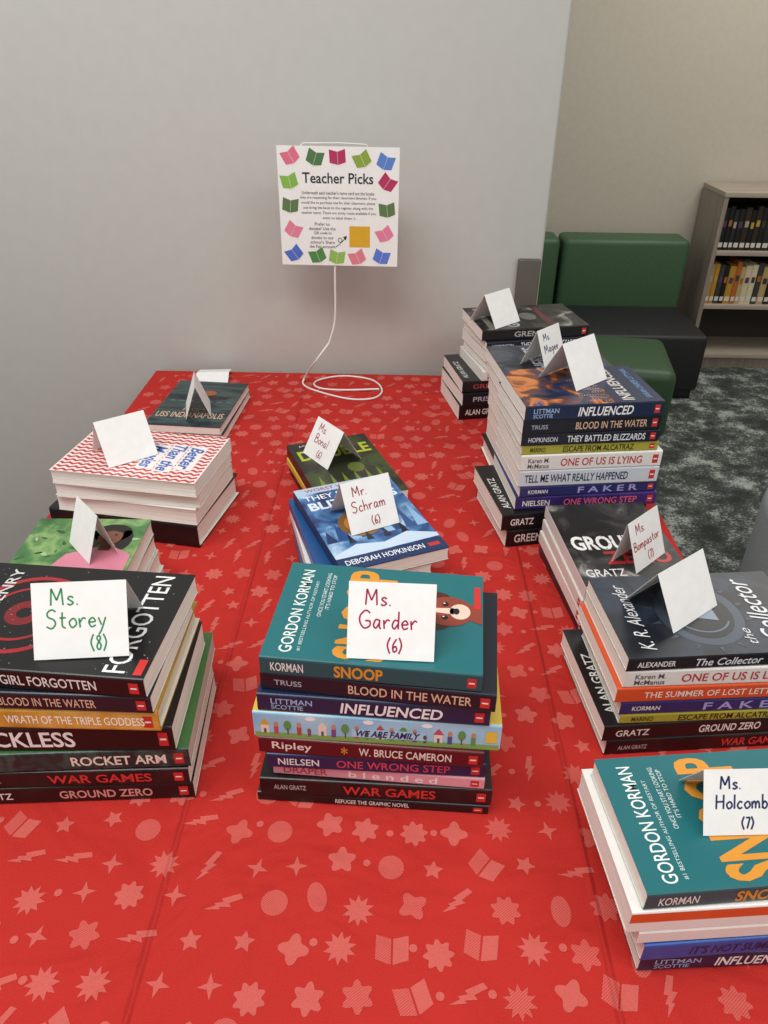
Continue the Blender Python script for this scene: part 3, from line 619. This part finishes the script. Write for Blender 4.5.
# fifth right
stack('R4', 'second right pile from front', ('near', (600, 755), (812, 746), 0), .123, [
    wargames(dx=-.002, u=(.56, .86), dy=.001, r=1, art=art_gratz), groundzero(dx=-.008, dy=.002, r=1.5, u=(.46, .76), tc=Wt, art=art_gratz),
    escape(dx=.0, dy=.002, W=.128), faker(dx=-.002, dy=.002, W=.128),
    dict(c='#d9542a', T=.018, L=.192, W=.128, dx=-.010, dy=.002, k='orange paperback with white lettering', it=[('THE SUMMER OF LOST LETTERS', .14, .86, .42, '#f2e4d8')]),
    lying(dx=-.004, dy=.003, L=.194, W=.128),
    dict(c='#12161d', T=.016, L=.190, W=.122, dx=-.008, dy=.004, r=1, k='black paperback with eye cover', art=art_collector, it=[('ALEXANDER', .05, .24, .4, Wt), ('The Collector', .34, .68, .55, '#e2e2e6', .5, .2)])])
# front right
stack('R5', 'front right pile', ('near', (632, 972), (880, 960), 0), .098, [
    infl(dx=.004, u=(.3, .64)), dict(c='#2352a0', T=.019, L=.2, W=.128, dx=.002, dy=.0, r=1.5, k='bright blue paperback', it=[("IT'S NOT SUMMER WITHOUT YOU", .18, .92, .5, '#15264e', .5, .25)]),
    dict(c='#eae6df', T=.014, L=.2, W=.126, dx=-.004, dy=.001, r=1, k='slim white paperback', logo=False),
    dict(c='#efede8', T=.024, L=.204, W=.124, dx=-.012, dy=.001, r=1, k='white paperback with orange spine band', logo=False, sart=spine_band),
    snoop('teal paperback with large orange title', dx=-.010, dy=.004, r=2, W=.117)])
# ------------------------------------------------------------------ folded cards
card_m = noisy('card_stock', ['#efeeec', '#f5f4f2'], scale=80, rough=.8)
def tent(px, z, th, text, col, label, w=.076, h=.063, al=30, al2=None, tk=1.0, nu=.46):
    z = z+.0009
    p = Pz(px[0], px[1], z); th = math.radians(th); al = math.radians(al); al2 = al if al2 is None else math.radians(al2)
    o = MB()
    hz = h*math.cos(al); dy = h*math.sin(al); dy2 = hz*math.tan(al2); t = .0004
    def fm(u, v, lay=0):     # front face
        k = v/h; n = lay*.00015
        return (u-w/2, dy*k-math.cos(al)*n, hz*k+math.sin(al)*n)
    o.mesh([fm(0,0), fm(w,0), fm(w,h), fm(0,h), (w/2,dy+dy2,0), (-w/2,dy+dy2,0),
            (-w/2,t,0), (w/2,t,0), (w/2,dy,hz-t*1.5), (-w/2,dy,hz-t*1.5), (w/2,dy+dy2-t,0), (-w/2,dy+dy2-t,0)],
           [(0,1,2,3), (3,2,4,5), (9,8,7,6), (11,10,8,9), (0,6,7,1), (5,4,10,11), (1,7,8,2), (2,8,10,4), (0,3,9,6), (3,5,11,9)], card_m)
    if text:
        first, name, num = text
        k = w/.076*tk; sz = .0155*k
        ln = hw_len(name, sz); sz2 = sz*min(1, w*.86/ln)
        write(o, fm, first, w*.2, h*.70, sz*.9, col); write(o, fm, name, (w-hw_len(name, sz2))*.42, h*.40, sz2, col); write(o, fm, num, w*nu, h*.10, sz*.8, col)
    ob = o.build('folded_card'); ob.location = p; ob.rotation_euler = (0, 0, th)
    tag(ob, label, 'card', 'folded white name cards on the piles')
T_ = TOPS
tent((82, 658), T_['L4'], 6, ('Ms.', 'Storey', '(8)'), '#2e8a55', 'white folded card with green handwriting on the front left pile', w=.077, h=.064, nu=.6)
tent((390, 660), T_['M3'], -2, ('Ms.', 'Garder', '(6)'), '#a52448', 'white folded card with crimson handwriting on the front middle pile', w=.071, h=.063)
tent((745, 835), T_['R5'], 3, ('Ms.', 'Holcomb', '(7)'), '#25305e', 'white folded card with navy handwriting on the front right pile', w=.063, h=.05, tk=.84)
tent((376, 529), T_['M2'], 29, ('Mr.', 'Schram', '(6)'), '#a03038', 'white folded card with red handwriting on the central pile', w=.066, h=.064)
tent((315, 461), T_['M1'], -52, ('Ms.', 'Bonal', '(6)'), '#a03048', 'white folded card with red handwriting on the back middle pile', w=.07, h=.062)
tent((134, 461), T_['L2'], 38, None, None, 'blank white folded card on the red zigzag book cover', w=.07, h=.064)
tent((79, 553), T_['L3'], -48, None, None, 'blank white folded card on the green book with a girl', w=.058, h=.06, al=20, al2=14)
tent((186, 411), T_['L1'], -76, None, None, 'blank white folded card on the back left pile', w=.075, h=.064, al=20)
tent((211, 387), TZ+.0005, 6, None, None, 'blank white folded card collapsed on the cloth behind the back left pile', w=.066, h=.05, al=75)
tent((508, 325), T_['R1'], 45, None, None, 'blank white folded card on the back right pile', w=.07, h=.062)
tent((556, 366), T_['R1b'], 48, ('Ms.', 'Magee', '(5)'), '#2a3564', 'white folded card with small navy handwriting behind the tallest pile', w=.058, h=.06, al=22)
tent((592, 385), T_['R2'], 42, None, None, 'blank white folded card on the burning city book of the tallest pile', w=.068, h=.064)
tent((651, 563), T_['R3'], 44, ('Ms.', 'Bompastor', '(7)'), '#b02a3c', 'white folded card with red handwriting on the ash-grey book', w=.064, h=.062, al=22, al2=10)
tent((696, 619), T_['R4'], 38, None, None, 'blank white folded card on the black book with eye cover', w=.072, h=.060)
# ------------------------------------------------------------------ sign and its wire stand
bc = Pz(343, 389, TZ); SY = bc.y
tl = PY(278, 145, SY); br = PY(397, 265, SY); tr = PY(400, 148, SY); bl = PY(281, 266, SY)
sw = ((tr-tl).length+(br-bl).length)/2; sh = ((tl-bl).length+(tr-br).length)/2; sc = (tl+br+tr+bl)/4
sg = MB(); sg.box((-sw/2, 0, -sh/2), (sw/2, .0012, sh/2), flat('#f0efec', .6))
def sgm(u, v, lay=1): return (u*sw-sw/2, -.0002*lay, v*sh-sh/2)
def S2(px, py): return ((px-279)/119.5, (266-py)/120)
for px, py, c, t in [(292,156,'#e0708a',.5),(316,157,'#4f7a4a',-.3),(338,156,'#b5305f',.05),(362,158,'#8ca63e',.45),(385,160,'#5a84cc',-.35),
                     (290,180,'#86b84a',.25),(290,204,'#5d7a4a',-.1),(292,229,'#e2829a',-.5),(292,254,'#4f6fc4',.6),(387,180,'#b5305f',-.6),(387,207,'#5d7a4a',.1),
                     (385,232,'#e2829e',.5),(382,256,'#5a7ad0',-.3),(316,256,'#4f8a4a',.35),(336,257,'#92bc5a',-.15),(357,257,'#e0808e',.4)]:
    u, v = S2(px, py); k = .066
    def R(a, b): return (u+k*(a*math.cos(t)-b*math.sin(t)), v+k*(a*math.sin(t)+b*math.cos(t)))
    put_poly(sg, sgm, [R(-1.0,.95), R(0,.65), R(0,-.95), R(-1.0,-.65)], c, 1); put_poly(sg, sgm, [R(.04,.65), R(1.0,.95), R(1.0,-.65), R(.04,-.95)], c, 1)
    put_poly(sg, sgm, [R(-.95,-.76), R(0,-1.1), R(.95,-.76), R(0,-.99)], '#f4efe6', 2)
def sline(t, x0, x1, yb, hpx, c='#2a2a2c', bold=.008, keep=False):
    u, v = S2(x0, yb); put_text(sg, sgm, t, u, v, (x1-x0)/119.5, hpx/120, c, bold, 0, 2)
sline('Teacher Picks', 303, 373, 181.5, 10.5, '#222224', .012)
for i, (t, x0, x1) in enumerate([("Underneath each teacher's name card are the books", 302, 374), ('they are requesting for their classroom libraries. If you', 300, 376), ('would like to purchase one for their classroom, please', 301, 375),
        ('just bring the book to the register along with the', 303, 373), ('teacher name. There are sticky notes available if you', 301, 376), ('want to label them :)', 322, 355)]):
    sline(t, x0, x1, 192.5+i*5.1, 3.5, bold=.0)
for i, (t, x0, x1) in enumerate([('Prefer to', 314, 329), ('donate? Use the', 308, 335), ('QR code to', 313, 331), ('donate to our', 310, 333), ("school's Share", 309, 334), ('the Fair account.', 308, 335)]):
    sline(t, x0, x1, 224+i*4.7, 3.3, bold=.0)
put_rect(sg, sgm, *S2(349, 246), *S2(370, 224), '#d9a92a', 1)
ribbon(sg, sgm, smooth([S2(335, 246), S2(339, 243), S2(341.5, 238.5), S2(339, 236.5), S2(337.5, 239.5), S2(340.5, 241), S2(344.5, 237)]), .0055, '#2a2a2c', 2)
put_poly(sg, sgm, [S2(346.5, 234), S2(342.5, 235.5), S2(345.5, 239)], '#2a2a2c', 2)
sgo = sg.build('paper_sign'); sgo.location = sc; sgo.rotation_euler = (0, math.radians(.3), 0)
tag(sgo, 'white square paper sign bordered with colourful little open books', 'sign')
wire_m = flat('#e4e4e2', .35)
def tube(name, pts, r, m, parent=None, cyc=False):
    c = bpy.data.curves.new(name, 'CURVE'); c.dimensions = '3D'; c.bevel_depth = r; c.bevel_resolution = 3; c.resolution_u = 8
    s = c.splines.new('POLY'); s.points.add(len(pts)-1)
    for p, q in zip(s.points, pts): p.co = (*q, 1)
    s.use_cyclic_u = cyc
    o = bpy.data.objects.new(name, c); COL.objects.link(o)
    dg = bpy.context.evaluated_depsgraph_get(); me = bpy.data.meshes.new_from_object(o.evaluated_get(dg)); bpy.data.objects.remove(o); bpy.data.curves.remove(c)
    me.name = name; me.materials.clear(); me.materials.append(m)
    for p in me.polygons: p.use_smooth = True
    o = bpy.data.objects.new(name, me); COL.objects.link(o)
    if parent: o.parent = parent
    return o
st = empty('wire_sign_stand', (bc.x, bc.y, TZ)); tag(st, 'white wire sign stand with spiral loop base on red cloth', 'sign stand')
def loc(p): return (p.x-bc.x, p.y-bc.y, p.z-TZ)
zr = .0022
yb_ = SY+.004
rod = [loc(PY(336, 150, yb_)), loc(PY(335, 266, yb_)), loc(PY(335, 318, yb_)), loc(PY(329, 343, yb_-.005))]
rodc = smooth(rod, 8)
lp = [loc(PY(329, 343, yb_-.005)), loc(PY(315, 362, yb_-.02)), loc(Pz(305, 377, TZ+.012)), loc(Pz(304, 385, TZ+zr)), loc(Pz(320, 392, TZ+zr)), loc(Pz(350, 399, TZ+zr)), loc(Pz(374, 398, TZ+zr)),
      loc(Pz(382, 390, TZ+zr)), loc(Pz(372, 380, TZ+zr)), loc(Pz(345, 376, TZ+zr)), loc(Pz(322, 379, TZ+zr)), loc(Pz(314, 384, TZ+zr)), loc(Pz(322, 388.5, TZ+zr)), loc(Pz(345, 390, TZ+zr)), loc(Pz(379, 389, TZ+zr+.0036))]
tube('rod', rodc, .0019, wire_m, st); tube('base_loop', smooth(lp, 8), .0019, wire_m, st)
cl = [loc(PY(300, 146, yb_)), loc(PY(303, 143, yb_)), loc(PY(340, 143, yb_)), loc(PY(366, 144.5, yb_)), loc(PY(369, 148, yb_)), loc(PY(336, 152, yb_)), loc(PY(300, 147, yb_))]
tube('top_clip', cl, .0012, wire_m, st)
# ------------------------------------------------------------------ lounge seating
green = noisy('green_vinyl', ['#39583a', '#3f6040'], scale=60, rough=.5, bump=.05); green_d = noisy('green_vinyl_dark', ['#335035', '#39573a'], scale=60, rough=.5, bump=.05)
black_v = noisy('black_vinyl', ['#1b1b1d', '#232325'], scale=60, rough=.55, bump=.05)
def lounge(x0, x1, y0, y1, sh_, bh, label, bt=.2):
    r = empty('lounge_seat', ((x0+x1)/2, (y0+y1)/2, 0)); hx = (x1-x0)/2; hy = (y1-y0)/2
    rbox('base', (-hx+.02, -hy+.02, 0), (hx-.02, hy-.02, .06), flat('#111112'), .005, r)
    rbox('seat_cushion', (-hx, -hy, .05), (hx, hy-bt+.004, sh_), black_v, .02, r)
    rbox('back_cushion', (-hx, hy-bt, .06), (hx, hy, bh), green, .03, r)
    tag(r, label, 'seat')
lounge(.865, 1.53, 3.62, 4.32, .335, .68, 'green-backed lounge seat with black cushion beside the bookcase')
lounge(.185, .85, 3.62, 4.32, .335, .68, 'green-backed lounge seat mostly hidden behind the grey wall')
ot = empty('ottoman', (.955, 3.31, 0), math.radians(-9)); tag(ot, 'dark green low square ottoman before the black lounge seat', 'ottoman')
rbox('base', (-.24, -.18, 0), (.24, .18, .05), flat('#111112'), .005, ot)
rbox('cushion', (-.28, -.235, .045), (.28, .235, .37), green_d, .045, ot, 6)
# round pouf at the right edge
pf = MB(); n = 48; prof = [(.0, 0), (.35, 0), (.365, .015), (.37, .05), (.37, .36), (.362, .39), (.34, .405), (0, .41)]
vs = []; fs = []
for r_, z in prof: vs += [(r_*math.cos(2*PI*i/n), r_*math.sin(2*PI*i/n), z) for i in range(n)]
for k in range(len(prof)-1):
    for i in range(n): fs.append((k*n+i, k*n+(i+1) % n, (k+1)*n+(i+1) % n, (k+1)*n+i))
pf.mesh(vs, fs, noisy('grey_weave', ['#90979a', '#a9aeb0'], scale=220, rough=.9, bump=.2))
po = weld(pf.build('pouf', smooth=True)); po.location = (1.47, 1.86, 0); tag(po, 'round grey fabric pouf at the right edge beside the table', 'pouf')
# ------------------------------------------------------------------ bookcase
wood = noisy('taupe_laminate', ['#82766a', '#94887a', '#877b6e'], scale=5, rough=.5, stretch=(8, 8, .7)); wood_l = noisy('pale_laminate', ['#a39787', '#b0a595'], scale=6, rough=.5, stretch=(1, 8, 8))
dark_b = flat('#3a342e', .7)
bx, by, bw, bd, bh = 1.63, 4.08, .92, .32, .90
bk = empty('bookcase', (bx+bw/2, by+bd/2, 0)); tag(bk, 'low taupe wooden bookcase with filled shelves against the back wall', 'bookcase')
hx = bw/2; hy = bd/2; t = .022
rbox('side_panel', (-hx, -hy, 0), (-hx+t, hy, bh), wood, .002, bk); rbox('side_panel', (hx-t, -hy, 0), (hx, hy, bh), wood, .002, bk)
rbox('top_panel', (-hx-.003, -hy-.003, bh), (hx+.003, hy, bh+.024), wood_l, .002, bk)
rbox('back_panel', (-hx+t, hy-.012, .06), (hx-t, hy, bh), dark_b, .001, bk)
rbox('plinth', (-hx+t, -hy+.02, 0), (hx-t, -hy+.036, .06), wood, .001, bk)
SH = [.06, .335, .615]
for z in SH: rbox('shelf', (-hx+t, -hy+.004, z), (hx-t, hy-.012, z+.022), wood_l, .001, bk)
ordw = ['first','second','third','fourth','fifth','sixth','seventh','eighth','ninth','tenth','eleventh','twelfth','thirteenth','fourteenth','fifteenth','sixteenth','seventeenth','eighteenth','nineteenth','twentieth']
pal = {'upper': [('black','#17181c'),('dark grey','#26272c'),('dark red','#5a1d20'),('black','#141518'),('dark purple','#2a1f38'),('dark green','#1f3a2c'),('orange','#a8561f'),('black','#1a1a1c'),('dark brown','#33261e'),('black','#121316')],
       'middle': [('tan','#b79a6a'),('cream','#d6caa8'),('black','#1c1c1e'),('gold','#b88a30'),('tan','#a98c5c'),('brown','#5c4630'),('cream','#cfc3a0'),('orange','#b3652a'),('tan','#bda274'),('dark grey','#3a3a3c')]}
rr = random.Random(11)
for row, z in (('upper', SH[2]+.0225), ('middle', SH[1]+.0225)):
    x = bx+t+.006; i = 0
    while x < bx+.60 and i < 20:
        w = rr.uniform(.022, .036); hgt = rr.uniform(.19, .222); nm, c = pal[row][rr.randrange(10)]; dp = rr.uniform(.13, .15)
        m = MB(); y0 = by+.03
        pr = [(0, .004), (w*.2, .0008), (w*.5, 0), (w*.8, .0008), (w, .004), (w, dp), (0, dp)]
        vs = [(a-w/2, b, 0) for a, b in pr]+[(a-w/2, b, hgt) for a, b in pr]; k = 7
        m.mesh(vs, [tuple(range(k))[::-1], tuple(range(k, 2*k))]+[(q, (q+1) % k, k+(q+1) % k, k+q) for q in range(k)], c)
        lc = rr.choice(['#a8a08c', '#a8661f', '#b89c3c', '#3a3a3c', '#5a3a5a'])
        m.box((-w*.36, -.0006, .015), (w*.36, .003, .038), '#d6d3c9'); m.box((-w*.3, -.0005, hgt*.55), (w*.3, .003, hgt*.55+.03), lc)
        o = m.build('shelf_book'); o.location = (x+w/2, y0, z)
        tag(o, '%s book, %s from left on the bookcase %s shelf' % (nm, ordw[i], row), 'book', 'books on the bookcase %s shelf' % row)
        x += w+.0012; i += 1
# ------------------------------------------------------------------ light
w = bpy.data.worlds.new('world'); S.world = w; w.use_nodes = True
w.node_tree.nodes['Background'].inputs[0].default_value = (1, .995, .98, 1); w.node_tree.nodes['Background'].inputs[1].default_value = .48
def area(name, loc_, tgt, sx_, sy_, pw, col=(1, .98, .95)):
    l = bpy.data.lights.new(name, 'AREA'); l.shape = 'RECTANGLE'; l.size = sx_; l.size_y = sy_; l.energy = pw; l.color = col
    o = bpy.data.objects.new(name, l); COL.objects.link(o); o.location = loc_
    o.rotation_euler = (Vector(tgt)-Vector(loc_)).to_track_quat('-Z', 'Y').to_euler(); return o
area('ceiling_panel_light', (-.6, .1, 2.9), (-.3, .7, .6), 1.6, .6, 31)
area('ceiling_panel_light', (1.4, -.6, 2.9), (.8, .5, .3), 1.2, .6, 14)
area('alcove_panel_light', (1.9, 3.1, 2.9), (1.7, 3.7, 0), 1.2, .8, 27, (1, .95, .86))
